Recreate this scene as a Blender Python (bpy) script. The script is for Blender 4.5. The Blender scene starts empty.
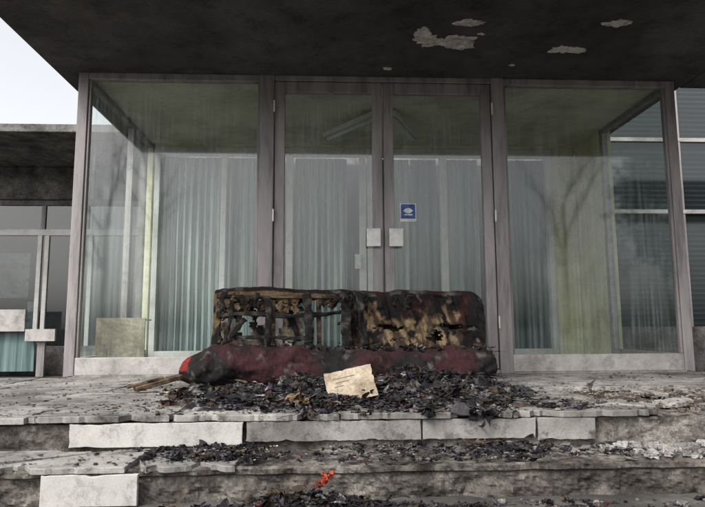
import bpy, bmesh, math, random
from mathutils import Vector, Matrix, noise
random.seed(7)
R=random.uniform
scene=bpy.context.scene
# ---------------------------------------------------------------- helpers
def link(o,parent=None):
    scene.collection.objects.link(o)
    if parent: o.parent=parent
    return o
def empty(name):
    o=bpy.data.objects.new(name,None); o.empty_display_size=.2
    return link(o)
def fn(x,y,z,s=1.0,o=4):
    return noise.fractal(Vector((x*s,y*s,z*s)),1.0,2.0,o)
class NT:
    def __init__(s,name):
        s.m=bpy.data.materials.new(name); s.m.use_nodes=True
        s.t=s.m.node_tree; s.n=s.t.nodes; s.n.clear()
        s.out=s.n.new('ShaderNodeOutputMaterial')
    def new(s,t,**k):
        n=s.n.new(t)
        for a,b in k.items(): setattr(n,a,b)
        return n
    def l(s,a,b): s.t.links.new(a,b)
    def noise(s,vec,scale,detail=6,rough=.6):
        n=s.new('ShaderNodeTexNoise'); n.inputs['Scale'].default_value=scale
        n.inputs['Detail'].default_value=detail; n.inputs['Roughness'].default_value=rough
        s.l(vec,n.inputs['Vector']); return n.outputs['Fac']
    def ramp(s,fac,stops):
        r=s.new('ShaderNodeValToRGB'); e=r.color_ramp.elements
        while len(e)<len(stops): e.new(.5)
        for i,(p,c) in enumerate(stops):
            e[i].position=p
            if isinstance(c,(int,float)): c=(c,c,c)
            e[i].color=(*c[:3],1)
        s.l(fac,r.inputs[0]); return r.outputs['Color']
    def mix(s,fac,a,b,mode='MIX'):
        m=s.new('ShaderNodeMix',data_type='RGBA',blend_type=mode)
        if isinstance(fac,(int,float)): m.inputs[0].default_value=fac
        else: s.l(fac,m.inputs[0])
        for i,v in ((6,a),(7,b)):
            if isinstance(v,tuple): m.inputs[i].default_value=(*v[:3],1)
            else: s.l(v,m.inputs[i])
        return m.outputs[2]
    def math(s,op,a,b=0.0):
        m=s.new('ShaderNodeMath',operation=op)
        for i,v in ((0,a),(1,b)):
            if isinstance(v,(int,float)): m.inputs[i].default_value=v
            else: s.l(v,m.inputs[i])
        return m.outputs[0]
    def coords(s,scale=(1,1,1)):
        t=s.new('ShaderNodeTexCoord'); mp=s.new('ShaderNodeMapping'); mp.inputs['Scale'].default_value=scale
        s.l(t.outputs['Object'],mp.inputs['Vector']); return mp.outputs['Vector']
def surf(name,c1,c2,c3=None,scale=3,fine=40,rough=.85,bump=.3,spec=.3,metal=0,stretch=(1,1,1),stain=0.5,objrand=0,pos=(.35,.5,.62),dirt=0,dscale=14,fv=.3):
    k=NT(name); v=k.coords(stretch)
    a=k.noise(v,scale,4,.65); b=k.noise(v,fine,3,.7); c=k.noise(v,scale*3.3,5,.7)
    if c3 is None: c3=tuple(x*.4 for x in c1)
    col=k.ramp(a,[(pos[0],c3),(pos[1],c1),(pos[2],c2)])
    if stain: col=k.mix(1.0,col,k.ramp(c,[(.35,1-stain),(.6,1.0)]),'MULTIPLY')
    col=k.mix(1.0,col,k.ramp(b,[(.3,1-fv),(.7,1+fv*.6)]),'MULTIPLY')
    if dirt:
        e=k.noise(v,dscale,9,.8)
        col=k.mix(1.0,col,k.ramp(e,[(.40,1-dirt),(.49,1.0)]),'MULTIPLY')
    if objrand:
        oi=k.new('ShaderNodeObjectInfo')
        col=k.mix(1.0,col,k.ramp(oi.outputs['Random'],[(0,1-objrand),(1,1.0)]),'MULTIPLY')
    p=k.new('ShaderNodeBsdfPrincipled'); p.inputs['Metallic'].default_value=metal
    p.inputs['Specular IOR Level'].default_value=spec; p.inputs['Roughness'].default_value=rough
    k.l(col,p.inputs['Base Color'])
    if bump:
        bm=k.new('ShaderNodeBump'); bm.inputs['Strength'].default_value=bump; bm.inputs['Distance'].default_value=.01
        h=k.math('ADD',k.math('MULTIPLY',b,.5),c); k.l(h,bm.inputs['Height']); k.l(bm.outputs[0],p.inputs['Normal'])
    k.l(p.outputs[0],k.out.inputs[0]); return k.m
def vcol(name,rough=.9,fine=60,bump=.5,var=.5,spec=.2):
    k=NT(name); v=k.coords()
    at=k.new('ShaderNodeVertexColor'); at.layer_name='Col'
    b=k.noise(v,fine,4,.7)
    col=k.mix(1.0,at.outputs['Color'],k.ramp(b,[(.3,1-var),(.7,1+var*.6)]),'MULTIPLY')
    p=k.new('ShaderNodeBsdfPrincipled'); p.inputs['Roughness'].default_value=rough
    p.inputs['Specular IOR Level'].default_value=spec
    k.l(col,p.inputs['Base Color'])
    bm=k.new('ShaderNodeBump'); bm.inputs['Strength'].default_value=bump; bm.inputs['Distance'].default_value=.006
    k.l(b,bm.inputs['Height']); k.l(bm.outputs[0],p.inputs['Normal'])
    k.l(p.outputs[0],k.out.inputs[0]); return k.m
def glass(name,tint=(.84,.90,.88),refl=.10,dust=.12,dcol=(.44,.50,.51),streak=(46,46,.9),plain=False):
    k=NT(name)
    tr=k.new('ShaderNodeBsdfTransparent'); tr.inputs[0].default_value=(*tint,1)
    gl=k.new('ShaderNodeBsdfGlossy'); gl.inputs['Roughness'].default_value=.045
    lw=k.new('ShaderNodeLayerWeight'); lw.inputs[0].default_value=.5
    f=k.math('POWER',lw.outputs['Facing'],4.0); f=k.math('MULTIPLY',f,.85); f=k.math('ADD',f,refl)
    m=k.new('ShaderNodeMixShader'); k.l(f,m.inputs[0]); k.l(tr.outputs[0],m.inputs[1]); k.l(gl.outputs[0],m.inputs[2])
    df=k.new('ShaderNodeBsdfDiffuse'); df.inputs[0].default_value=(*dcol,1)
    m2=k.new('ShaderNodeMixShader'); k.l(m.outputs[0],m2.inputs[1]); k.l(df.outputs[0],m2.inputs[2])
    if plain: m2.inputs[0].default_value=dust
    else:
        v=k.coords(streak); w=k.coords((1,1,1))
        s=k.ramp(k.noise(v,1,2,.6),[(.44,0.10),(.66,1.2)]); q=k.ramp(k.noise(w,2.2,5,.75),[(.38,.12),(.68,1.8)])
        k.l(k.math('MULTIPLY',k.math('MULTIPLY',s,q),dust),m2.inputs[0])
    k.l(m2.outputs[0],k.out.inputs[0]); return k.m
class MB:
    def __init__(s): s.v=[];s.f=[];s.c=[]
    def add(s,vs,fs,col):
        o=len(s.v); s.v+= [tuple(x) for x in vs]; s.f+=[tuple(i+o for i in f) for f in fs]
        s.c+= col if isinstance(col,list) else [col]*len(vs)
    def build(s,name,mat,parent=None,smooth=True,solid=0):
        me=bpy.data.meshes.new(name); me.from_pydata(s.v,[],s.f)
        a=me.color_attributes.new('Col','FLOAT_COLOR','POINT')
        for i,c in enumerate(s.c): a.data[i].color=(c[0],c[1],c[2],1)
        me.materials.append(mat)
        if smooth: me.polygons.foreach_set('use_smooth',[True]*len(me.polygons))
        o=bpy.data.objects.new(name,me); link(o,parent)
        if solid:
            m=o.modifiers.new('s','SOLIDIFY'); m.thickness=solid; m.offset=0
        return o
def box(name,x0,x1,y0,y1,z0,z1,mat,parent=None,bev=.003,M=None):
    bm=bmesh.new(); bmesh.ops.create_cube(bm,size=1)
    for v in bm.verts: v.co=Vector(((x0+x1)/2+v.co.x*(x1-x0),(y0+y1)/2+v.co.y*(y1-y0),(z0+z1)/2+v.co.z*(z1-z0)))
    if bev: bmesh.ops.bevel(bm,geom=bm.edges[:],offset=bev,segments=1,affect='EDGES')
    if M: bmesh.ops.transform(bm,matrix=M,verts=bm.verts)
    me=bpy.data.meshes.new(name); bm.to_mesh(me); bm.free(); me.materials.append(mat)
    return link(bpy.data.objects.new(name,me),parent)
def plane(name,pts,mat,parent=None):
    me=bpy.data.meshes.new(name); me.from_pydata(pts,[],[tuple(range(len(pts)))]); me.materials.append(mat)
    return link(bpy.data.objects.new(name,me),parent)
def prism(name,outline,place,mat,parent=None,bev=.003):
    bm=bmesh.new(); a=[bm.verts.new(place(u,v,0)) for u,v in outline]; b=[bm.verts.new(place(u,v,1)) for u,v in outline]
    n=len(a); bm.faces.new(a); bm.faces.new(b[::-1])
    for i in range(n): bm.faces.new((a[i],b[i],b[(i+1)%n],a[(i+1)%n]))
    bmesh.ops.recalc_face_normals(bm,faces=bm.faces[:])
    if bev: 
        ed=[e for e in bm.edges if len(e.link_faces)==2 and (len(e.link_faces[0].verts)>4)!=(len(e.link_faces[1].verts)>4)]
        bmesh.ops.bevel(bm,geom=ed,offset=bev,segments=1,affect='EDGES')
    me=bpy.data.meshes.new(name); bm.to_mesh(me); bm.free(); me.materials.append(mat)
    return link(bpy.data.objects.new(name,me),parent)
def ragged(u0,u1,v0,v1,chip=(.003,.003,.003,.003),step=.03,seed=0):
    o=[]
    def j(c,u,v):
        n=fn(u,v,seed,7,5); q=fn(u,v,seed+7,30,3)
        return c*(max(0,n-.14)*3.6)+min(c,.012)*abs(q)*.6
    n=max(2,int((u1-u0)/step))
    for i in range(n): u=u0+(u1-u0)*i/n; o.append((u,v0+j(chip[0],u,v0)))
    m=max(2,int((v1-v0)/step))
    for i in range(m): v=v0+(v1-v0)*i/m; o.append((u1-j(chip[1],u1,v),v))
    for i in range(n): u=u1-(u1-u0)*i/n; o.append((u,v1-j(chip[2],u,v1)))
    for i in range(m): v=v1-(v1-v0)*i/m; o.append((u0+j(chip[3],u0,v),v))
    return o
# ---------------------------------------------------------------- materials
M_frame=surf('painted_aluminium',(.235,.213,.212),(.285,.262,.258),(.175,.157,.155),scale=1.5,fine=80,rough=.5,bump=.03,stain=.12,spec=.5,dirt=.22,dscale=3,stretch=(5,5,.6),fv=.12)
M_framew=surf('frame_white',(.38,.36,.34),(.44,.415,.395),(.27,.245,.235),scale=2,fine=80,rough=.6,bump=.05,stain=.2,dirt=.3,dscale=6,fv=.15)
M_inner=surf('inner_frame_paint',(.58,.565,.54),(.64,.62,.6),(.46,.44,.42),scale=2,fine=80,rough=.6,bump=0,stain=.15,fv=.1)
M_white=surf('white_plastic',(.60,.60,.57),(.66,.66,.63),(.48,.46,.43),scale=6,rough=.5,bump=.03,stain=.1,fv=.1)
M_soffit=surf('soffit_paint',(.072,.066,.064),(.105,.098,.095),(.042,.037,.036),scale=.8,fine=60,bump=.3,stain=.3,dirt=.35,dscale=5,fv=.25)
M_plaster=surf('exposed_plaster',(.66,.62,.56),(.78,.74,.68),(.42,.37,.32),scale=8,fine=40,bump=.5,stain=.3,dirt=.3)
M_yellow=surf('yellow_wall_paint',(.64,.61,.42),(.70,.67,.48),(.50,.47,.31),scale=2,fine=30,bump=.1,stain=.2,dirt=.15,dscale=5,fv=.1)
M_ceil=surf('vestibule_ceiling_paint',(.62,.595,.47),(.68,.655,.52),(.48,.45,.35),scale=1.6,fine=30,bump=.1,stain=.2,fv=.1)
M_marble=surf('dirty_marble',(.30,.285,.262),(.39,.372,.345),(.15,.138,.123),scale=2.2,fine=120,rough=.7,bump=.2,stain=.35,objrand=.35,dirt=.65,dscale=9,fv=.25)
M_marbleW=surf('white_marble',(.40,.385,.36),(.44,.425,.40),(.32,.30,.28),scale=2,fine=140,rough=.55,bump=.08,stain=.1,dirt=.3,dscale=10,fv=.15)
M_marbleG=surf('grey_marble',(.22,.208,.193),(.28,.265,.25),(.13,.12,.11),scale=2,fine=120,rough=.7,bump=.15,stain=.25,objrand=.2,dirt=.5,dscale=10,fv=.2)
M_conc=surf('rough_concrete',(.13,.114,.099),(.22,.20,.178),(.045,.039,.033),scale=4,fine=110,bump=.6,stain=.5,dirt=.55,dscale=18,fv=.4)
M_ground=surf('ground_paving',(.07,.065,.06),(.11,.105,.10),(.03,.027,.025),scale=1.4,fine=30,bump=.6,stain=.5)
M_sofa=vcol('burnt_upholstery',fine=70,bump=.7,var=.55)
M_deb=vcol('charred_debris_mat',fine=130,bump=.8,rough=.85,spec=.3,var=.65)
M_wood=surf('scorched_wood',(.12,.08,.05),(.20,.145,.09),(.02,.014,.01),scale=5,fine=50,bump=.5,stain=.6,stretch=(1,4,4),dirt=.7,dscale=6)
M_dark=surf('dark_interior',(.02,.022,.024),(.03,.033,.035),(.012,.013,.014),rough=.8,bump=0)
M_glass=glass('dusty_glass')
M_glassS=glass('side_glass',plain=True,dust=.05,refl=.07,tint=(.93,.96,.95))
M_glass2=glass('window_glass',tint=(.50,.60,.62),refl=.09,dust=.03,plain=True)
M_curt=surf('curtain_fabric',(.33,.405,.39),(.45,.52,.50),(.18,.235,.228),scale=1.5,fine=50,rough=.95,bump=0,stain=.4,stretch=(9,1,.3),fv=.15)
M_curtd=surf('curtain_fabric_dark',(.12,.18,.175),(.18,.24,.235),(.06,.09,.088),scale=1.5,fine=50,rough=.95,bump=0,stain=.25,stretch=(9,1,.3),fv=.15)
M_bwall=surf('stained_render',(.16,.15,.142),(.23,.218,.205),(.065,.058,.054),scale=2.2,fine=40,bump=.6,stain=.5,dirt=.4)
M_blind=surf('louvre_slats',(.045,.07,.083),(.065,.095,.11),(.03,.04,.05),scale=2,rough=.6,bump=0)
M_floor=surf('vestibule_floor_tiles',(.28,.26,.23),(.36,.34,.30),(.17,.16,.14),scale=2,rough=.6,bump=.1)
M_card=surf('cardboard',(.40,.34,.26),(.47,.41,.32),(.28,.23,.17),scale=6,fine=40,rough=.9,stain=.25,bump=.1)
M_blue=surf('blue_sticker',(.03,.08,.24),(.035,.10,.29),(.02,.055,.18),scale=20,stain=.1,bump=0,rough=.5)
M_bark=surf('bark',(.07,.06,.05),(.09,.08,.07),(.04,.035,.03),scale=8,bump=0)
M_leaf=surf('evergreen_foliage',(.04,.065,.03),(.06,.09,.04),(.02,.035,.018),scale=1,bump=0,stain=0)
# ---------------------------------------------------------------- ground & steps
G=-.273; T1=-.132; YA=-2.04; YB=-2.375
plane('ground',[(-150,-150,G),(150,-150,G),(150,150,G),(-150,150,G)],M_ground)
steps=empty('entrance_steps')
prof=[]
def seg(a,b,n):
    for i in range(n): t=i/n; prof.append((a[0]+(b[0]-a[0])*t,a[1]+(b[1]-a[1])*t))
seg((0.0,-.032),(YA,-.032),30); nA=len(prof); seg((YA,-.032),(YA,T1-.012),12); nB=len(prof); seg((YA,T1-.012),(YB,T1-.012),26); nC=len(prof); seg((YB,T1-.012),(YB,-.31),18); prof.append((YB,-.31))
cb=MB(); nx=1400; X0,X1=-5.5,6; vs=[];fs=[]
for i in range(nx+1):
    x=X0+(X1-X0)*i/nx
    for j,(y,z) in enumerate(prof):
        n=fn(x,y*1.3,z*1.2,9,6); n2=fn(x+9,y,z,2.2,2); n3=fn(x,y,z*1.4,40,3)
        vert = (nA<j<nB) or (nC<j)
        dy=(n*.018+n2*.012+n3*.005) if vert else 0
        if vert and j>nC+3: dy+=.014+.025*max(0,n2+n*.5)
        dz=0 if vert else n*.007+n3*.003
        if j in(nA,nC): dy=abs(n)*.025+abs(n2)*.01; dz=-abs(n)*.010
        if nB<=j<nC: dz-=.006
        vs.append((x,y+dy,z+dz))
m=len(prof)
for i in range(nx):
    for j in range(m-1): fs.append((i*m+j,i*m+j+1,(i+1)*m+j+1,(i+1)*m+j))
cb.add(vs,fs,(1,1,1)); cb.build('concrete_core',M_conc,steps,False)
def tile(x0,x1,y0,y1,ztop,th,mat,chipf=.003,chips=.004,seed=0,tilt=0):
    o=ragged(x0,x1,y0,y1,(chipf,chips,chips,chips),.018,seed)
    tx=R(-tilt,tilt); ty=R(-tilt,tilt); cx=(x0+x1)/2; cy=(y0+y1)/2
    prism('slab',o,lambda u,v,t:Vector((u,v,ztop-th+th*t+(u-cx)*tx+(v-cy)*ty)),mat,steps,.002)
rows=[(YA-.035,-1.66),(-1.655,-1.12),(-1.115,-.56),(-.555,-.04)]
for ri,(y0,y1) in enumerate(rows):
    x=-6.5+ri*.31
    while x<6.5:
        w=R(.55,.85)
        if ri==0 and .85<x+w/2<1.65 : x+=w; continue
        if ri==1 and 1.1<x+w/2<1.7 : x+=w; continue
        tile(x+.003,x+w-.003,y0+.003,y1-.003,R(-.003,.002),.026,M_marble,.035 if ri==0 else .02,.02,seed=x*3+ri,tilt=.005)
        x+=w
for (cx,cy,r,a) in((1.0,-1.9,.09,.2),(1.22,-1.8,.12,.9),(1.5,-1.92,.10,.1),(1.35,-1.4,.12,.5),(.86,-1.86,.07,2)):
    n=9; o=[(cx+r*R(.6,1.15)*math.cos(a+k*6.283/n),cy+r*.8*R(.6,1.15)*math.sin(a+k*6.283/n)) for k in range(n)]
    ty=R(-.08,.08); prism('broken_slab',o,lambda u,v,t:Vector((u,v,-.018+.022*t+(u-cx)*ty)),M_marble,steps,.002)
for x0,x1 in((-5.2,-4.5),(-4.49,-3.8),(-3.79,-3.1),(-3.09,-2.45),(-2.44,-1.86),(-1.85,-1.20),(-1.19,-.80),(1.35,1.9),(1.91,2.6),(2.61,3.3),(3.31,4.1)):
    tile(x0,x1-.004,YB-.03,YA-.022,T1+R(-.003,0.001),.022,M_marble,.05,.02,seed=x0*5+40,tilt=.006)
def riser(x0,x1,z0,z1,y,th,mat,chips=(.004,.004,.004,.004),seed=0):
    o=ragged(x0,x1,z0,z1,chips,.014,seed)
    prism('riser_panel',o,lambda u,v,t:Vector((u,y-th*t,v)),mat,steps,.0015)
rt=-.03; rb_=T1+.004
riser(-1.545,-.822,rb_,rt,YA-.014,.02,M_marbleW,seed=1)
riser(-.812,-.06,rb_+.012,rt,YA-.006,.018,M_marbleG,(.010,.003,.003,.003),seed=12)
riser(-.052,.447,rb_+.012,rt,YA-.005,.016,M_marbleG,(.012,.003,.003,.003),seed=3)
riser(.455,.71,rb_+.004,rt,YA-.008,.018,M_marble,(.008,.003,.003,.008),seed=4)
riser(-3.3,-2.6,rb_,rt,YA-.006,.018,M_marble,seed=5)
riser(1.9,2.7,rb_,rt,YA-.006,.018,M_marble,seed=6)
riser(-1.50,-1.155,G+.004,T1-.026,YB-.012,.02,M_marbleW,(.004,.014,.006,.004),seed=7)
riser(-2.9,-2.2,G+.004,T1-.03,YB-.008,.02,M_marble,seed=8)
riser(1.6,2.3,G+.004,T1-.03,YB-.008,.02,M_marble,seed=9)
# ---------------------------------------------------------------- entrance building
B=empty('entrance_building')
H=2.42; LX=-2.375
box('vestibule_floor',-2.42,2.45,-.035,2.0,-.03,.012,M_floor,B)
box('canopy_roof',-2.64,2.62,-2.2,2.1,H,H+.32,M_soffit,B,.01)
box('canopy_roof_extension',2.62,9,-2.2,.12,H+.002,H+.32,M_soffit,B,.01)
box('vestibule_ceiling',-2.38,2.42,.05,1.78,H-.016,H-.003,M_ceil,B,0)
def patch(cx,cy,rx,ry,seed,z=H-.006):
    n=90; o=[]
    for i in range(n):
        a=2*math.pi*i/n; c,s_=math.cos(a),math.sin(a)
        r=1+.9*noise.noise(Vector((c*.8+seed,s_*.8,seed)))+.34*noise.noise(Vector((c*3+seed,s_*3,1)))+.2*fn(c,s_,seed,9,3)
        o.append((cx+rx*r*c+.25*ry*s_,cy+ry*r*s_))
    prism('peeled_patch',o,lambda u,v,t:Vector((u,v,z+.005*t+.004*(1-t)*fn(u,v,0,9))),M_plaster,B,0)
patch(.27,-.70,.10,.12,1.3); patch(.42,-.66,.16,.09,4.1); patch(.50,-.94,.09,.035,2.2); patch(1.31,-.58,.10,.07,5.7); patch(1.52,-.96,.075,.04,8.2); patch(.02,-.2,.03,.02,9.3);patch(1.0,-.3,.025,.015,6.3);patch(.62,-.78,.03,.02,3.3)
F=lambda n,x0,x1,z0,z1,m=M_frame,y0=-.035,y1=.035:box(n,x0,x1,y0,y1,z0,z1,m,B,.004)
F('frame_post',LX-.08,LX,.0,H); F('frame_post',2.40,2.48,0,H)
F('frame_post',-1.0,-.885,0,H,M_frame,-.045,.04); F('frame_post',.905,1.01,0,H,M_frame,-.045,.04)
F('head_rail',LX,-1.0,H-.055,H); F('head_rail',-.885,.905,H-.045,H); F('head_rail',1.01,2.40,H-.055,H)
F('sill_rail',LX,-1.0,.012,.145,M_framew,-.03,.03); F('sill_rail',1.01,2.40,.012,.145,M_framew,-.03,.03)
F('threshold',-.885,.905,.0,.03,M_frame,-.04,.04)
for a,b in((LX,-1.0),(1.01,2.40)):
    F('bead',a,a+.02,.145,H-.055,M_frame,-.022,.022); F('bead',b-.02,b,.145,H-.055,M_frame,-.022,.022)
    plane('fixed_pane',[(a+.01,0,.14),(b-.01,0,.14),(b-.01,0,H-.05),(a+.01,0,H-.05)],M_glass,B)
for s,(a,b) in((1,(-.878,-.006)),(-1,(.006,.898))):
    D=empty('door_leaf'); D.parent=B
    def bx(x0,x1,z0,z1,y0=-.028,y1=.022,m=M_frame,n='stile'): box(n,x0,x1,y0,y1,z0,z1,m,D,.004)
    bx(a,a+.08,.035,H-.05); bx(b-.08,b,.035,H-.05)
    bx(a+.08,b-.08,H-.14,H-.05,n='top_rail'); bx(a+.08,b-.08,.035,.2,n='bottom_rail')
    plane('pane',[(a+.075,0,.19),(b-.075,0,.19),(b-.075,0,H-.13),(a+.075,0,H-.13)],M_glass,D)
    hx=-.085 if s==1 else .095
    bx(hx-.056,hx+.056,1.0,1.145,-.068,-.052,M_white,'handle_plate'); bx(hx-.04,hx-.022,1.05,1.09,-.052,-.028,M_frame,'handle_stem'); bx(hx+.022,hx+.04,1.05,1.09,-.052,-.028,M_frame,'handle_stem')
    for z in(.35,1.2,2.1):
        hh=a-.012 if s==1 else b+.0
        bx(hh,hh+.014,z,z+.1,-.062,-.045,M_white,'hinge')
st=empty('door_sticker'); st.parent=B
box('sticker_border',.135,.265,-.006,-.003,1.21,1.36,M_white,st,0)
box('sticker_field',.142,.258,-.0075,-.0062,1.235,1.353,M_blue,st,0)
n=20;prism('sticker_icon',[(.2+.032*math.cos(i/n*6.283)*(1 if i%5 else 1.3),1.30+.022*math.sin(i/n*6.283)) for i in range(n)],lambda u,v,t:Vector((u,-.0078-.0006*t,v)),M_white,st,0)
box('sticker_icon_base',.17,.235,-.0084,-.0078,1.262,1.272,M_white,st,0)
for sx in(-1,1):
    X=2.437 if sx==1 else LX-.035
    def sb(n,y0,y1,z0,z1,m=M_frame,t=.03): box(n,X-t,X+t,y0,y1,z0,z1,m,B,.003)
    sb('side_sill',.037,1.2,.012,.14,M_framew); sb('side_head',.037,1.2,H-.06,H-.003)
    sb('side_mullion',1.13,1.2,.14,H-.06,M_framew)
    plane('side_pane',[(X,.037,.14),(X,1.13,.14),(X,1.13,H-.06),(X,.037,H-.06)],M_glassS,B)
    if sx==1:
        box('corner_pier',X-.035,X+.1,1.2,1.8,.012,H-.003,M_yellow,B)
        box('back_wall',2.12,2.40,1.8,1.95,.012,H-.003,M_yellow,B)
    else:
        sb('side_sill',1.2,1.8,.012,.14,M_framew); sb('side_head',1.2,1.8,H-.06,H-.003)
        plane('side_pane',[(X,1.2,.14),(X,1.8,.14),(X,1.8,H-.06),(X,1.2,H-.06)],M_glassS,B)
        sb('side_mullion',1.8,1.88,.012,H-.003,M_yellow)
def ib(n,x0,x1,z0,z1,m=M_inner,y0=1.77,y1=1.85): box(n,x0,x1,y0,y1,z0,z1,m,B,.003)
ib('inner_lintel',-2.36,2.12,2.375,H-.004,M_yellow)
ib('inner_head',-2.36,2.12,2.28,2.372)
for x in(-2.35,-1.62,-.9,-.085,.005,.83,1.5,2.05): ib('inner_post',x,x+(.075 if abs(x)<1 else .06),.012,2.278)
ib('inner_base',-2.29,-1.62,.012,.12);ib('inner_base',-1.56,-.9,.012,.12);ib('inner_base',.905,1.5,.012,.12);ib('inner_base',1.56,2.05,.012,.12)
for x in(-.14,.1): ib('inner_handle',x-.0,x+.07,1.0,1.16,M_white,1.74,1.765)
def curtain(x0,x1,y,mat=M_curt,amp=.036):
    mb=MB(); nx=int((x1-x0)*170); nz=14; vs=[];fs=[]
    for i in range(nx+1):
        x=x0+(x1-x0)*i/nx
        for k in range(nz+1):
            z=.03+2.26*k/nz
            a=amp*(1.1-.4*k/nz)
            ph=x*84+4.5*fn(x,0,3,1.6,3)+.6*fn(x,z,5,1,2)
            vs.append((x+.008*math.sin(ph*2),y+a*math.sin(ph)*(.3+1.4*abs(fn(x,2,1,3,2))),z))
    for i in range(nx):
        for k in range(nz): fs.append((i*(nz+1)+k,(i+1)*(nz+1)+k,(i+1)*(nz+1)+k+1,i*(nz+1)+k+1))
    mb.add(vs,fs,(1,1,1)); mb.build('curtain',mat,B)
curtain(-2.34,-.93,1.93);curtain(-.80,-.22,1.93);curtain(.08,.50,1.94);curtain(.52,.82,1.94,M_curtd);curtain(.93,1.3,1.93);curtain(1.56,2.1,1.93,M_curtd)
box('light_block_wall',-2.5,2.6,2.6,2.7,0,H-.004,M_dark,B)  # dark wall added behind the curtains to block light
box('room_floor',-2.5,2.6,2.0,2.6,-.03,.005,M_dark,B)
box('building_side_wall',-2.55,-2.42,1.9,3.9,0,H+.3,M_bwall,B)
box('building_mass',-2.5,2.5,2.72,8,0,H+.3,M_bwall,B)
def batten(p,q):
    p=Vector(p);q=Vector(q);d=q-p;L=d.length
    M=Matrix.Translation((p+q)/2)@d.to_track_quat('X','Z').to_matrix().to_4x4()
    box('batten',-L/2,L/2,-.04,.04,-.01,.035,M_white,lamp,.006,M)
    box('tube',-L/2+.03,L/2-.03,-.018,.018,-.05,-.012,M_white,lamp,.01,M)
lamp=empty('ceiling_lamp')
batten((-.47,1.12,2.28),(-.0,.66,2.345)); batten((.15,.62,2.345),(.44,1.12,2.28)); box('lamp_base',-.02,.16,.6,.70,2.35,2.403,M_white,lamp)
cbx=empty('cardboard_sheet'); box('panel',-2.32,-1.93,.22,.235,.015,.45,M_card,cbx,.002); box('flap',-2.32,-1.93,.236,.40,.43,.44,M_card,cbx,.002)
# ---------------------------------------------------------------- side wing (left)
W=empty('side_wing_building')
box('canopy_slab',-14,-2.56,2.3,4.0,2.70,2.80,M_bwall,W,.006)
box('beam',-14,-2.56,3.86,4.02,2.22,2.698,M_bwall,W,.01)
box('roof',-14,-2.56,4.02,9,2.5,2.8,M_bwall,W)
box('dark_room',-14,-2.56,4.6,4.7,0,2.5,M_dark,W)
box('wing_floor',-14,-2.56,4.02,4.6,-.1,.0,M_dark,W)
box('wing_rail',-14,-2.56,3.92,3.98,1.70,1.79,M_inner,W); box('wing_rail',-14,-2.56,3.92,3.98,2.14,2.218,M_bwall,W)
box('wing_base',-14,-2.56,3.90,4.0,-.29,.12,M_bwall,W)
x=-13.4
i=0
while x<-2.8:
    for dx in(0,.1): box('wing_mullion',x+dx,x+dx+.06,3.925,3.975,.12,1.70,M_inner,W)
    box('wing_mullion',x+.03,x+.09,3.925,3.975,1.79,2.14,M_frame,W)
    x+=.62 if i%2 else .95; i+=1
plane('wing_glass',[(-14,3.95,.12),(-2.56,3.95,.12),(-2.56,3.95,2.14),(-14,3.95,2.14)],M_glass2,W)
box('window_board',-5.6,-4.72,3.99,4.02,.8,1.45,M_marble,W); box('window_board',-4.72,-4.6,3.99,4.0,.3,.75,M_marble,W)
pb=empty('leaning_board')
box('board',-5.6,-4.45,3.4,3.45,.33,.62,M_framew,pb); box('board_lower',-5.6,-4.35,3.5,3.53,-.2,.33,M_curtd,pb); box('board_cap',-4.44,-4.05,3.4,3.44,.2,.36,M_framew,pb);box('board_post',-5,-4.9,3.46,3.5,-.27,.6,M_frame,pb)
box('board_post',-4.3,-4.2,3.46,3.499,-.27,.3,M_frame,pb)
# ---------------------------------------------------------------- right wing
E=empty('louvred_building')
box('wall_base',2.56,12,2.3,2.5,-.29,.35,M_bwall,E)
box('wall_top',2.56,12,2.3,2.5,3.6,6,M_bwall,E)
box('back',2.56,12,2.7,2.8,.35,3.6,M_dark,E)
for z in(1.74,2.66): box('transom',2.56,12,2.3,2.36,z,z+.05,M_framew,E)
for x in(2.57,3.95,5.35,6.75): 
    for a,b in((.35,1.74),(1.79,2.66),(2.71,3.6)): box('mullion',x,x+.05,2.305,2.355,a,b,M_frame,E)
sl=MB()
z=.38
while z<3.55:
    if not(1.68<z<1.8 or 2.58<z<2.7):
        t=R(-.01,.01)
        sl.add([(2.6,2.44,z),(9,2.44,z+t),(9,2.50,z+.05+t),(2.6,2.50,z+.05)],[(0,1,2,3)],(1,1,1))
    z+=.062
sl.build('louvres',M_blind,E,False)
plane('glazing',[(2.56,2.33,.35),(12,2.33,.35),(12,2.33,3.6),(2.56,2.33,3.6)],M_glass2,E)
# ---------------------------------------------------------------- sofa
S=empty('burnt_sofa')
MAR=(.024,.0085,.009); CH=(.009,.008,.008); TAN=(.115,.078,.042); TAN2=(.19,.135,.078); GR=(.075,.068,.064); BR=(.050,.032,.021)
def lerp(a,b,t): t=max(0,min(1,t)); return tuple(a[i]+(b[i]-a[i])*t for i in range(3))
def gridsurf(name,nu,nv,pos,col,hole=None,thick=.006,mat=None,parent=None):
    mb=MB(); vs=[];cs=[];fs=[]
    for i in range(nu+1):
        for j in range(nv+1):
            u=i/nu;v=j/nv; p=pos(u,v); vs.append(p); cs.append(col(u,v,p))
    for i in range(nu):
        for j in range(nv):
            if hole and hole((i+.5)/nu,(j+.5)/nv): continue
            a=i*(nv+1)+j; fs.append((a,a+nv+1,a+nv+2,a+1))
    mb.add(vs,fs,cs); return mb.build(name,mat or M_sofa,parent or S,True,thick)
XL,XR=-1.225,.615
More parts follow.
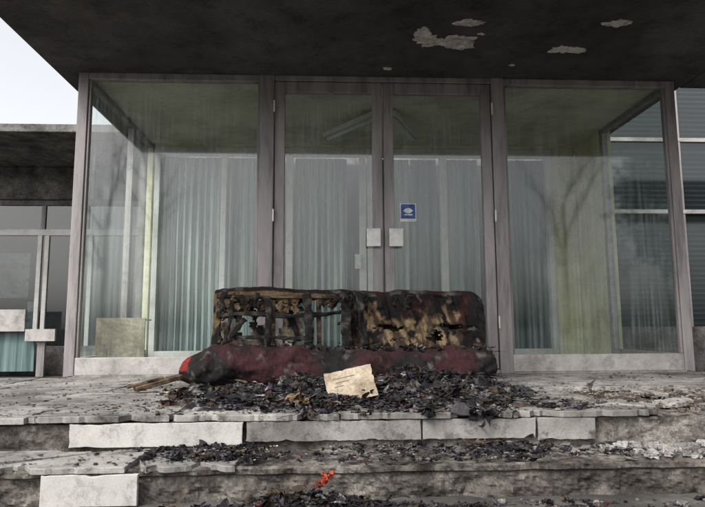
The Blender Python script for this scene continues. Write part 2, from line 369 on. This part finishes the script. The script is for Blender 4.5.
def backpos(u,v):
    x=XL+(XR-XL)*u
    topz=.640-.035*u+.006*math.sin(u*9)+.014*fn(x,0,0,4,4)
    e=min(u,1-u)*(XR-XL)
    rnd=max(0,.08-e)/.08
    topz-=(.05 if u>.5 else .02)*rnd**2
    if v<.45: t=v/.45; y=-.70+.07*t; z=.08+(topz-.03-.08)*t
    elif v<.6:
        t=(v-.45)/.15; a=math.pi*t; y=-.63+.065-.065*math.cos(a); z=topz-.03+.03*math.sin(a)
    else: 
        t=(v-.6)/.4; y=-.50-.02*t; z=topz-.03-(topz-.11)*t
        if u<.37: y-=.06*math.sin(math.pi*min(1,t))
    n=fn(x,y,z,5,4); w=fn(x*3.6+z*1.2,y,z*.8,3.5,3)
    k=1.0
    if v<.45 and u>.5: k=2.6
    return Vector((x+n*.01,y+n*.016*k+w*.022*k,z+n*.010))
def backcol(u,v,p):
    n=fn(p.x,p.y,p.z,3,5); n2=fn(p.x+5,p.y,p.z,11,5); n3=fn(p.x*2.5+p.z,p.y,p.z*.5,6,4)
    if v<.45:
        t=v/.45
        if u>.5:
            c=lerp(TAN2,TAN,.4+n2*1.5+n3)
            c=lerp(c,BR,(n3+.04)*5)
            k=(u-.74)*2.4+(t-.66)*1.8+n*1.2
            if k>.0: c=lerp(c,lerp((.034,.013,.012),CH,.3+n*2+n3),k*4)
            if n2>.12: c=lerp(c,CH,(n2-.12)*7)
            if t>.82: c=lerp(c,CH,(t-.82)*8+n2*2)
            if u<.545: c=lerp(CH,BR,n2*2)
            return c
        return lerp(TAN,CH,.4+n2*2.5)
    if v<.62: 
        c=lerp(MAR,CH,.5+n*2)
        return lerp(c,GR,max(0,n2*1.6))
    c=lerp((.27,.205,.13),(.17,.135,.10),.35+n*2.4)
    if u>.37: c=lerp(c,BR,.6)
    return lerp(c,CH,max(0,n2*2.2)+max(0,n3*2.2-.1))
def backhole(u,v):
    x=XL+(XR-XL)*u
    n=fn(x,v*3,0,6,5)
    if v<.45:
        t=v/.45
        if .03+.02*n<u<.515 and .06+.1*abs(n)<t<.90+n*.12: return True
        if n<-.34 and u>.55 and t<.6: return True
    if v>.62:
        if .33+.06*n<u<.48+.04*n and v<.97: return True
        if .20<u<.25+.05*n and .66<v<.85: return True
        if .10<u<.13+.05*n and .7<v<.85: return True
        if n>.28: return True
    return False
gridsurf('backrest_cover',300,110,backpos,backcol,backhole,.006)
def rag(x,z,w,h,seed,col):
    def pos(u,v):
        n=fn(u*2,v*2,seed,1.5,4)
        return Vector((x+(u-.5)*w*(1-.35*v*abs(n)*2)+.03*n,-.645-.02*v+.03*n,z-h*v*(1+.5*fn(u*3,seed,0,1.5,4))))
    gridsurf('torn_lining',24,24,pos,lambda u,v,P:lerp(col,CH,max(0,fn(P.x,P.y,P.z+seed,14,4)*3+v*.7-.25)),lambda u,v:fn(u*3,v*3,seed,1.5,4)>.22,.004)
rag(-1.12,.58,.16,.16,3,TAN2);rag(-.95,.59,.18,.09,5,BR);rag(-.72,.59,.15,.12,7,TAN);rag(-.45,.59,.14,.08,9,BR);rag(-.27,.60,.16,.30,11,BR);rag(-1.15,.3,.12,.16,13,TAN2);rag(-.9,.25,.2,.12,15,BR);rag(-.55,.25,.2,.12,17,TAN)
def beam(n,x0,x1,z0,z1,y0=-.655,y1=-.62,rot=0,mat=M_wood):
    cx,cz=(x0+x1)/2,(z0+z1)/2
    Mx=Matrix.Translation((cx,0,cz))@Matrix.Rotation(rot,4,'Y')@Matrix.Translation((-cx,0,-cz))
    return box(n,x0,x1,y0,y1,z0,z1,mat,S,.004,Mx)
beam('frame_top',XL+.02,-.30,.562,.590,-.66,-.62,.006)
beam('frame_bottom',XL+.02,XR-.03,.08,.15)
for x in(XL+.02,-.84,-.53,.56): beam('frame_upright',x,x+.032,.152,.553,-.65,-.625,R(-.03,.03))
def strap(p,q,w=.03,sag=.02,n=30,seed=0,col=CH):
    p=Vector(p);q=Vector(q);d=(q-p).normalized();side=d.cross(Vector((0,1,0))).normalized()
    def pos(u,v):
        c=p.lerp(q,u); k=math.sin(u*math.pi)
        o=fn(u*2,seed,0,1.2,2); tw=fn(u*3,seed+4,0,1.0,2)*1.6
        return c+side*((v-.5)*w*math.cos(tw)*(1+.4*fn(u*6,seed,2,1,3))+o*.022)+Vector((0,-sag*k-abs(o)*.02+(v-.5)*w*math.sin(tw),0))
    gridsurf('charred_strap',n,3,pos,lambda u,v,P:lerp(col,GR,max(0,fn(P.x,P.z,seed,20,3))*1.2),None,.006)
strap((-1.20,-.66,.44),(-.33,-.66,.46),.03,.03,seed=1)
strap((-1.17,-.66,.22),(-1.0,-.67,.42),.035,.02,seed=2)
strap((-1.10,-.66,.57),(-1.13,-.66,.20),.03,.02,seed=3)
strap((-.86,-.67,.58),(-.84,-.67,.22),.045,.02,seed=4)
strap((-.60,-.68,.59),(-.58,-.68,.2),.06,.02,seed=6)
strap((-1.1,-.67,.31),(-.55,-.67,.29),.024,.02,seed=8)
strap((-.33,-.69,.61),(-.33,-.70,.2),.07,.02,seed=9)
strap((-.26,-.71,.60),(-.20,-.74,.25),.05,.03,seed=10)
for i in range(14):
    x=R(XL+.05,XR-.05); strap((x,-.685,.605-.03*(x-XL)/1.8),(x+R(-.03,.03),-.69,.58-R(.04,.1)),R(.015,.04),.006,8,seed=20+i,col=CH)
def rollpos(u,v):
    x=-1.36+1.95*u; a=2*math.pi*v+.6
    e=min(u/.09,1); e=.35+.65*e**.7; e2=min((1-u)/.07,1)**.6*.45+.55; s=e*e2
    ry=.155*s; rz=.123*s
    zc=.120-.045*(1-e)+.010*math.sin(u*6+1)-.014*math.exp(-((u-.6)/.18)**2)
    n=fn(x*2.0,math.cos(a)*.3,math.sin(a)*.3,3,4); w=noise.ridged_multi_fractal(Vector((x*6+math.sin(a*2),a*.8,1)),1.0,2.0,5,1.0,2.0)-1
    rr=1+n*.28+w*.07
    return Vector((x,-.93+ry*rr*math.cos(a),max(.004,zc+rz*rr*math.sin(a))))
def rollcol(u,v,p):
    n=fn(p.x,p.y,p.z,4,5); n2=fn(p.x,p.y+3,p.z,14,5)
    c=lerp((.030,.0095,.011),(.017,.007,.008),.45+n*2)
    c=lerp(c,CH,(n-.05)*4+n2*1.5+ (u-.40)*.5)
    if n2>.3: c=lerp(c,GR,(n2-.3)*2)
    if u<.03: c=(.15,.016,.014) if p.z>.11 and p.y<-.9 else MAR
    return c
gridsurf('seat_front_roll',340,56,rollpos,rollcol,None,0)
box('seat_deck',XL+.01,XR-.02,-.86,-.60,.03,.165,M_wood,S,.005)
for x in(XL-.005,XR-.035): box('end_frame',x,x+.035,-.9,-.595,.0,.2,M_wood,S,.005)
def spring(cx,cy,z0,z1,r=.03,turns=4):
    cu=bpy.data.curves.new('spring','CURVE'); cu.dimensions='3D'; cu.bevel_depth=.0022; sp=cu.splines.new('POLY'); n=turns*12; sp.points.add(n)
    for i in range(n+1):
        t=i/n;a=t*turns*2*math.pi; rr=r*(.7+.6*abs(t-.5)); sp.points[i].co=(cx+rr*math.cos(a)+.02*t*R(.9,1),cy+rr*math.sin(a),z0+(z1-z0)*t,1)
    cu.materials.append(M_bark); link(bpy.data.objects.new('spring',cu),S)
for x in(-1.0,-.75,-.6,-.15,.1,.35): spring(x,-.70+R(-.03,.03),.16,.28+R(-.04,.03))
# ---------------------------------------------------------------- debris
PAL=[((.008,.0075,.008),26),((.020,.018,.019),22),((.042,.038,.043),15),((.085,.078,.092),8),((.034,.026,.044),6),((.15,.142,.14),5),((.045,.028,.018),8),((.10,.07,.043),4),((.27,.25,.225),2.5),((.055,.014,.018),2)]
PW=[w for _,w in PAL]
def crumple(mb,c,s,col,n=8,flat=.5,asp=1):
    sd=R(0,999); Rm=Matrix.Rotation(R(0,6.28),3,'Z')@Matrix.Rotation(R(-1.2,1.2)*flat*1.3,3,'X')@Matrix.Rotation(R(-1,1)*flat,3,'Y')
    vs=[];cs=[];fs=[]
    for i in range(n+1):
        for j in range(n+1):
            u=i/n-.5;v=j/n-.5
            q=noise.noise_vector(Vector((u*3.2+sd,v*3.2,sd)))
            q2=noise.noise_vector(Vector((u*9+sd,v*9,sd)))
            p=Vector((u*asp,v,0))*.9+q*.75+q2*.25
            p=Rm@Vector((p.x,p.y,p.z*.8)); vs.append(Vector(c)+p*s)
            k=.5+1.3*abs(q2.x)+.6*max(0,q.y); cs.append((col[0]*k,col[1]*k,col[2]*k))
    for i in range(n):
        for j in range(n):
            u=(i+.5)/n-.5; v=(j+.5)/n-.5
            if math.hypot(u,v)>.44+.4*noise.noise(Vector((u*7+sd,v*7,3))): continue
            a=i*(n+1)+j; fs.append((a,a+n+1,a+n+2,a+1))
    mb.add(vs,fs,cs)
def ribbon(mb,c,L,w,col):
    sd=R(0,999); a=R(0,6.28); p=Vector(c); vs=[];cs=[];fs=[];n=12
    for i in range(n+1):
        a+=noise.noise(Vector((i*.35+sd,0,0)))*1.1
        p=p+Vector((math.cos(a),math.sin(a)*.7,noise.noise(Vector((i*.4,sd,0)))*.5))*(L/n)
        sdv=Vector((-math.sin(a),math.cos(a),noise.noise(Vector((i*.5,sd,4)))*1.6)).normalized()*w*R(.7,1.2)*.5
        vs+=[p-sdv,p+sdv]; k=R(.6,1.5); cs+=[(col[0]*k,col[1]*k,col[2]*k)]*2
        if i: fs.append((2*i-2,2*i-1,2*i+1,2*i))
    mb.add(vs,fs,cs)
def pick(): return random.choices([c for c,_ in PAL],PW)[0]
def support(x,y):
    if y>YA-.03: return 0.0
    if y>YB-.03: return T1
    return G
def mound(x,y):
    cx=-.33
    ex=max(0,1-(abs(x-cx)/1.0)**3)
    t=(y+1.08)/-.93
    ey=(max(0,1-max(0,t)**1.5)*(.45+.55*min(1,max(0,t)/.3))) if t>-.2 else 0
    h=.088*ex*ey*(.6+1.3*fn(x,y,0,3.6,4)+.35*math.exp(-((x-.1)/.4)**2))
    return max(0,h)
def bed(name,x0,x1,y0,y1,nx_,ny_,hf,par,amp=.035):
    core=MB(); vs=[];fs=[];cs=[]
    for i in range(nx_+1):
        for j in range(ny_+1):
            x=x0+(x1-x0)*i/nx_; y=y0+(y1-y0)*j/ny_
            n=noise.ridged_multi_fractal(Vector((x*8,y*8,0)),1.0,2.1,5,1.0,2.0)-1.0; h=hf(x,y)
            q=noise.noise_vector(Vector((x*20,y*20,2)))*.012 if h>.01 else Vector((0,0,0))
            z=h+(n*amp*min(1,h*25))-.012
            vs.append(Vector((x,y,z+support(x,y)))+q)
            f=fn(x,y,0,16,4); c=lerp((.008,.0075,.008),(.09,.084,.088),.2+f*1.8)
            if f>.18: c=lerp(c,(.24,.22,.21),(f-.18)*6)
            b=fn(x+7,y,0,6,3)
            if b>.15: c=lerp(c,(.06,.038,.022),(b-.15)*4)
            cs.append(c)
    for i in range(nx_):
        for j in range(ny_): 
            a=i*(ny_+1)+j
            if hf(x0+(x1-x0)*i/nx_,y0+(y1-y0)*j/ny_)<=.0005: continue
            fs.append((a,a+ny_+1,a+ny_+2,a+1))
    core.add(vs,fs,cs); core.build(name,M_deb,par)
P=empty('charred_debris_pile')
bed('ash_bed',-1.45,.9,YA-.02,-.93,420,200,mound,P,.05)
d=MB()
cnt=0
while cnt<1300:
    x=random.gauss(-.28,.55); y=R(YA-.04,-1.05) 
    if x<-1.4 or x>.75: continue
    h=mound(x,y)
    if h<.015 and random.random()<.7: continue
    if y<YA+.1 and random.random()<.5 and not -.6<x<.4: continue
    r=random.random(); s=R(.012,.04) if r<.78 else R(.04,.07) if r<.97 else R(.08,.12)
    crumple(d,(x,y,h+s*.0),s,pick(),8 if s<.05 else 13,.3,R(.6,1.8)); cnt+=1
    ribbon(d,(x,y,h+.010),R(.04,.20),R(.003,.018),pick())
for i in range(260):
    x=R(XL+.02,XR-.02); y=R(-.88,-.62); s=R(.015,.05)
    crumple(d,(x,y,.195+R(-.02,.03)+.03*max(0,fn(x,0,0,4))),s,pick(),7,.6,R(.6,2))
    if i%2==0: ribbon(d,(x,y,.205),R(.05,.15),R(.004,.016),pick())
for i in range(70):
    x=R(-.6,.6); a=R(1.2,1.9); s=R(.015,.04)
    crumple(d,(x,-.93-.13*math.cos(a),.12+.118*math.sin(a)),s,pick(),7,.3,R(.6,2))
d.build('charred_rags',M_deb,P,True)
P2=empty('ash_heap')
hb=lambda x,y:.09*math.exp(-((x+.55)/.24)**2-((y+2.56)/.12)**2)*(1+.6*fn(x,y,1,7,3))-.012
bed('ash_bed',-1.2,.2,-2.95,YB-.035,200,90,lambda x,y:max(0,hb(x,y)),P2,.02)
d=MB()
def scatter(n,xf,y0,y1,s0,s1,hf=None,pal=None):
    for i in range(n):
        x=xf(); y=R(y0,y1); s=R(s0,s1); z=support(x,y)+(hf(x,y) if hf else 0)
        crumple(d,(x,y,z+s*.04+.003),s,(pal or pick)(),8,.25,R(.6,2))
        ribbon(d,(x+R(-.03,.03),y,z+.006),R(.03,.12),R(.003,.012),pick())
hp=lambda x,y:max(0,hb(x,y))
scatter(360,lambda:random.gauss(-.55,.24),-2.8,YB-.05,.015,.055,hp)
scatter(200,lambda:random.gauss(.1,.7),-2.8,YB-.05,.012,.04)
scatter(110,lambda:random.gauss(-.92,.12),YB+.06,YA-.03,.015,.05)
scatter(120,lambda:R(-.8,.75),YB+.02,YA-.03,.01,.03)
scatter(45,lambda:random.gauss(.25,.12),YB+.0,YA-.03,.015,.045)
scatter(24,lambda:R(-.6,.3),YB-.02,YB+.05,.015,.03)
RED=(.42,.06,.025)
for i in range(4): crumple(d,(-.47+R(-.012,.012),-2.48,-.165+R(-.015,.02)),.026,RED,9,.9,R(.4,.7))
for i in range(4): crumple(d,(-.47+R(-.05,.05),-2.5,-.21+R(-.02,.03)),.025,(.13,.03,.02),8,.9)
d.build('charred_rags',M_deb,P2,True)
fl=MB()
LP=[(.20,.18,.16),(.13,.11,.095),(.03,.027,.025),(.26,.24,.215),(.08,.055,.035),(.02,.018,.018)]
def flake(x,y,s,c,flat=1):
    z=support(x,y)
    if abs(y-YA+.03)<.03 or abs(y-YB+.03)<.03: return
    a=R(0,6.28); h=s*R(.2,.7)*flat
    pts=[(x+s*math.cos(a+k*1.57)*R(.5,1.4),y+s*math.sin(a+k*1.57)*R(.5,1.4),z+.001) for k in range(4)]
    top=[(p[0]*.8+x*.2,p[1]*.8+y*.2,z+.001+h*R(.6,1.2)) for p in pts]
    fl.add(pts+top,[(4,5,6,7),(0,1,5,4),(1,2,6,5),(2,3,7,6),(3,0,4,7)],c)
for i in range(3600):
    y=R(-2.8,-.1); x=R(-3.2,3.2); s=R(.002,.009) if random.random()<.92 else R(.009,.018)
    if random.random()<.3: x=R(.7,2.2); y=R(-2.05,-1.2)
    flake(x,y,s,random.choice(LP))
for i in range(4200):
    x=random.gauss(-.3,.85); y=R(-2.75,-.75); flake(x,y,R(.002,.010),random.choice([(.01,.01,.01),(.02,.018,.018),(.04,.036,.035)]),.5)
fl.build('scattered_chips',M_deb,None,False)
rb=MB()
def rock(c,s,col):
    bm=bmesh.new(); bmesh.ops.create_icosphere(bm,subdivisions=2,radius=1); sd=R(0,99)
    sc=Vector((R(.8,1.6),R(.6,1.1),R(.4,.8))); Rm=Matrix.Rotation(R(0,6.28),3,'Z')@Matrix.Rotation(R(-.5,.5),3,'X')
    vs=[]
    for v in bm.verts:
        p=v.co.copy(); p=Vector([max(-.6,min(.6,q)) for q in p]); p*=1+.5*noise.noise(p*1.9+Vector((sd,0,0)))
        p=Rm@Vector((p.x*sc.x,p.y*sc.y,p.z*sc.z))*s; vs.append(Vector(c)+p)
    fs=[tuple(v.index for v in f.verts) for f in bm.faces]; bm.free(); rb.add(vs,fs,col)
for i in range(80):
    x=random.gauss(1.0,.22); y=R(YB+.02,YA-.03); s=R(.010,.036); k=R(.12,.34); rock((x,y,T1-.015+s*.4),s,(k,k*.95,k*.9))
for i in range(130):
    x=R(.75,1.9); y=R(YA,-1.2); s=R(.006,.026); k=R(.05,.22); rock((x,y,-.022+s*.5),s,(k,k*.82,k*.66))
for i in range(40):
    x=R(-1.6,2.0); y=R(-2.8,YB-.06); s=R(.006,.022); k=R(.08,.26); rock((x,y,G+s*.4),s,(k,k*.95,k*.9))
rb.build('marble_rubble',M_deb,None,False)
cs_=empty('torn_cardboard')
Mx=Matrix.Translation((-.35,-1.74,.088))@Matrix.Rotation(math.radians(-12),4,'Y')@Matrix.Rotation(math.radians(54),4,'X')
M_pale=surf('faded_cardboard',(.32,.26,.19),(.38,.315,.235),(.21,.16,.11),scale=9,fine=60,rough=.9,stain=.25,dirt=.3,bump=.1)
o=ragged(-.12,.12,-.09,.09,(.02,.015,.01,.02),.012,3)
prism('card',o,lambda u,v,t:Mx@Vector((u,v,.006*t+.12*u*u)),M_pale,cs_,0)
M_ink=surf('printed_ink',(.12,.10,.08),(.16,.13,.1),(.08,.07,.06),bump=0)
for k in range(5):
    zz=-.045+k*.022; x0=-.08+.01*(k%2); x1=.05-.02*(k%3)
    nn=10; vs_=[Mx@Vector((x0+(x1-x0)*i/nn,zz+w_,.0068+.12*(x0+(x1-x0)*i/nn)**2)) for i in range(nn+1) for w_ in(0,.005)]
    q=MB(); q.add(vs_,[(2*i,2*i+1,2*i+3,2*i+2) for i in range(nn)],(1,1,1)); q.build('print_line',M_ink,cs_)
sc=empty('foam_scrap'); fo=MB()
for i in range(6): crumple(fo,(-.60+R(-.03,.03),-1.9+R(-.03,.03),.035+R(0,.015)),.06,(.19,.125,.075),9,.6)
fo.build('foam',M_deb,sc)
pk=empty('wooden_plank')
Mp=Matrix.Translation((-1.45,-1.12,.05))@Matrix.Rotation(math.radians(35),4,'Z')@Matrix.Rotation(math.radians(-12),4,'Y')
box('plank',-.13,.15,-.03,.03,-.014,.014,M_wood,pk,.004,Mp); box('plank_split',-.17,.04,-.012,.014,.0145,.03,M_wood,pk,.003,Mp)
# ---------------------------------------------------------------- trees behind the camera (seen in the glass)
def tree(x,y,h,seed,leaf=0):
    random.seed(seed); T=empty('bare_tree' if not leaf else 'evergreen_tree'); mb=MB()
    tips=[]
    def limb(p,d,L,r,dep):
        n=4; q=p.copy(); prev=None
        for i in range(n+1):
            a=d.orthogonal().normalized(); b=d.cross(a); k=5 if dep<2 else 3
            rr=r*(1-.55*i/n); ring=[q+(a*math.cos(t*6.283/k)+b*math.sin(t*6.283/k))*rr for t in range(k)]
            if prev: mb.add(prev+ring,[(t,(t+1)%k,(t+1)%k+k,t+k) for t in range(k)],(1,1,1))
            prev=ring
            if dep>0 or i>1:
                if dep<4 and random.random()<.9:
                    nd=(d+Vector((R(-1,1),R(-1,1),R(-.2,.7)))*.8).normalized()
                    limb(q.copy(),nd,L*R(.45,.7),rr*.6,dep+1)
            d=(d+Vector((R(-1,1),R(-1,1),R(-.3,.5)))*.13).normalized(); q=q+d*(L/n)
        tips.append(q)
    limb(Vector((x,y,-.3)),Vector((0,0,1)),h*.6,h*.017,0)
    mb.build('trunk_and_branches',M_bark,T)
    if leaf:
        lf=MB()
        for i in range(leaf):
            t=random.choice(tips)+Vector((random.gauss(0,.35),random.gauss(0,.35),random.gauss(0,.3))); s=R(.08,.18)
            a=Vector((R(-1,1),R(-1,1),R(-1,1))).normalized()*s; b=Vector((R(-1,1),R(-1,1),R(-1,1))).normalized()*s*.6
            lf.add([t-a,t+b,t+a,t-b],[(0,1,2,3)],(1,1,1))
        lf.build('foliage',M_leaf,T,False)
tree(-6,-15,8.5,11); tree(9.5,-19,9.5,13); tree(-8.5,-17,9,19); tree(12,-16,8,16,4500)
# ---------------------------------------------------------------- light, world, camera
el,az=math.radians(46),math.radians(222)
w=bpy.data.worlds.new('World'); scene.world=w; w.use_nodes=True
nt=w.node_tree; bg=nt.nodes['Background']; sk=nt.nodes.new('ShaderNodeTexSky'); sk.sky_type='NISHITA'; sk.sun_disc=False
sk.sun_elevation=el; sk.sun_rotation=az; sk.dust_density=5; sk.air_density=1.0; sk.ozone_density=1
hs=nt.nodes.new('ShaderNodeHueSaturation'); hs.inputs['Saturation'].default_value=.15; hs.inputs['Value'].default_value=2.3
nt.links.new(sk.outputs[0],hs.inputs['Color']); nt.links.new(hs.outputs[0],bg.inputs[0]); bg.inputs[1].default_value=.14
L=bpy.data.lights.new('sun','SUN'); L.energy=1.9; L.angle=math.radians(10); L.color=(1,.97,.92)
lo=bpy.data.objects.new('sun',L); link(lo)
dirv=Vector((math.sin(az)*math.cos(el),math.cos(az)*math.cos(el),math.sin(el)))
lo.rotation_euler=dirv.to_track_quat('Z','Y').to_euler()
cam=bpy.data.cameras.new('camera'); cam.lens=30; cam.sensor_width=36; cam.clip_end=600; cam.clip_start=.05
co=bpy.data.objects.new('camera',cam); link(co)
co.location=(-.48,-4.66,.37)
co.rotation_euler=(Matrix.Rotation(math.radians(-2.8),4,'Z')@Matrix.Rotation(math.radians(97.1),4,'X')@Matrix.Rotation(math.radians(-.3),4,'Z')).to_euler()
scene.camera=co
scene.view_settings.view_transform='Standard'; scene.view_settings.look='None'; scene.view_settings.exposure=0
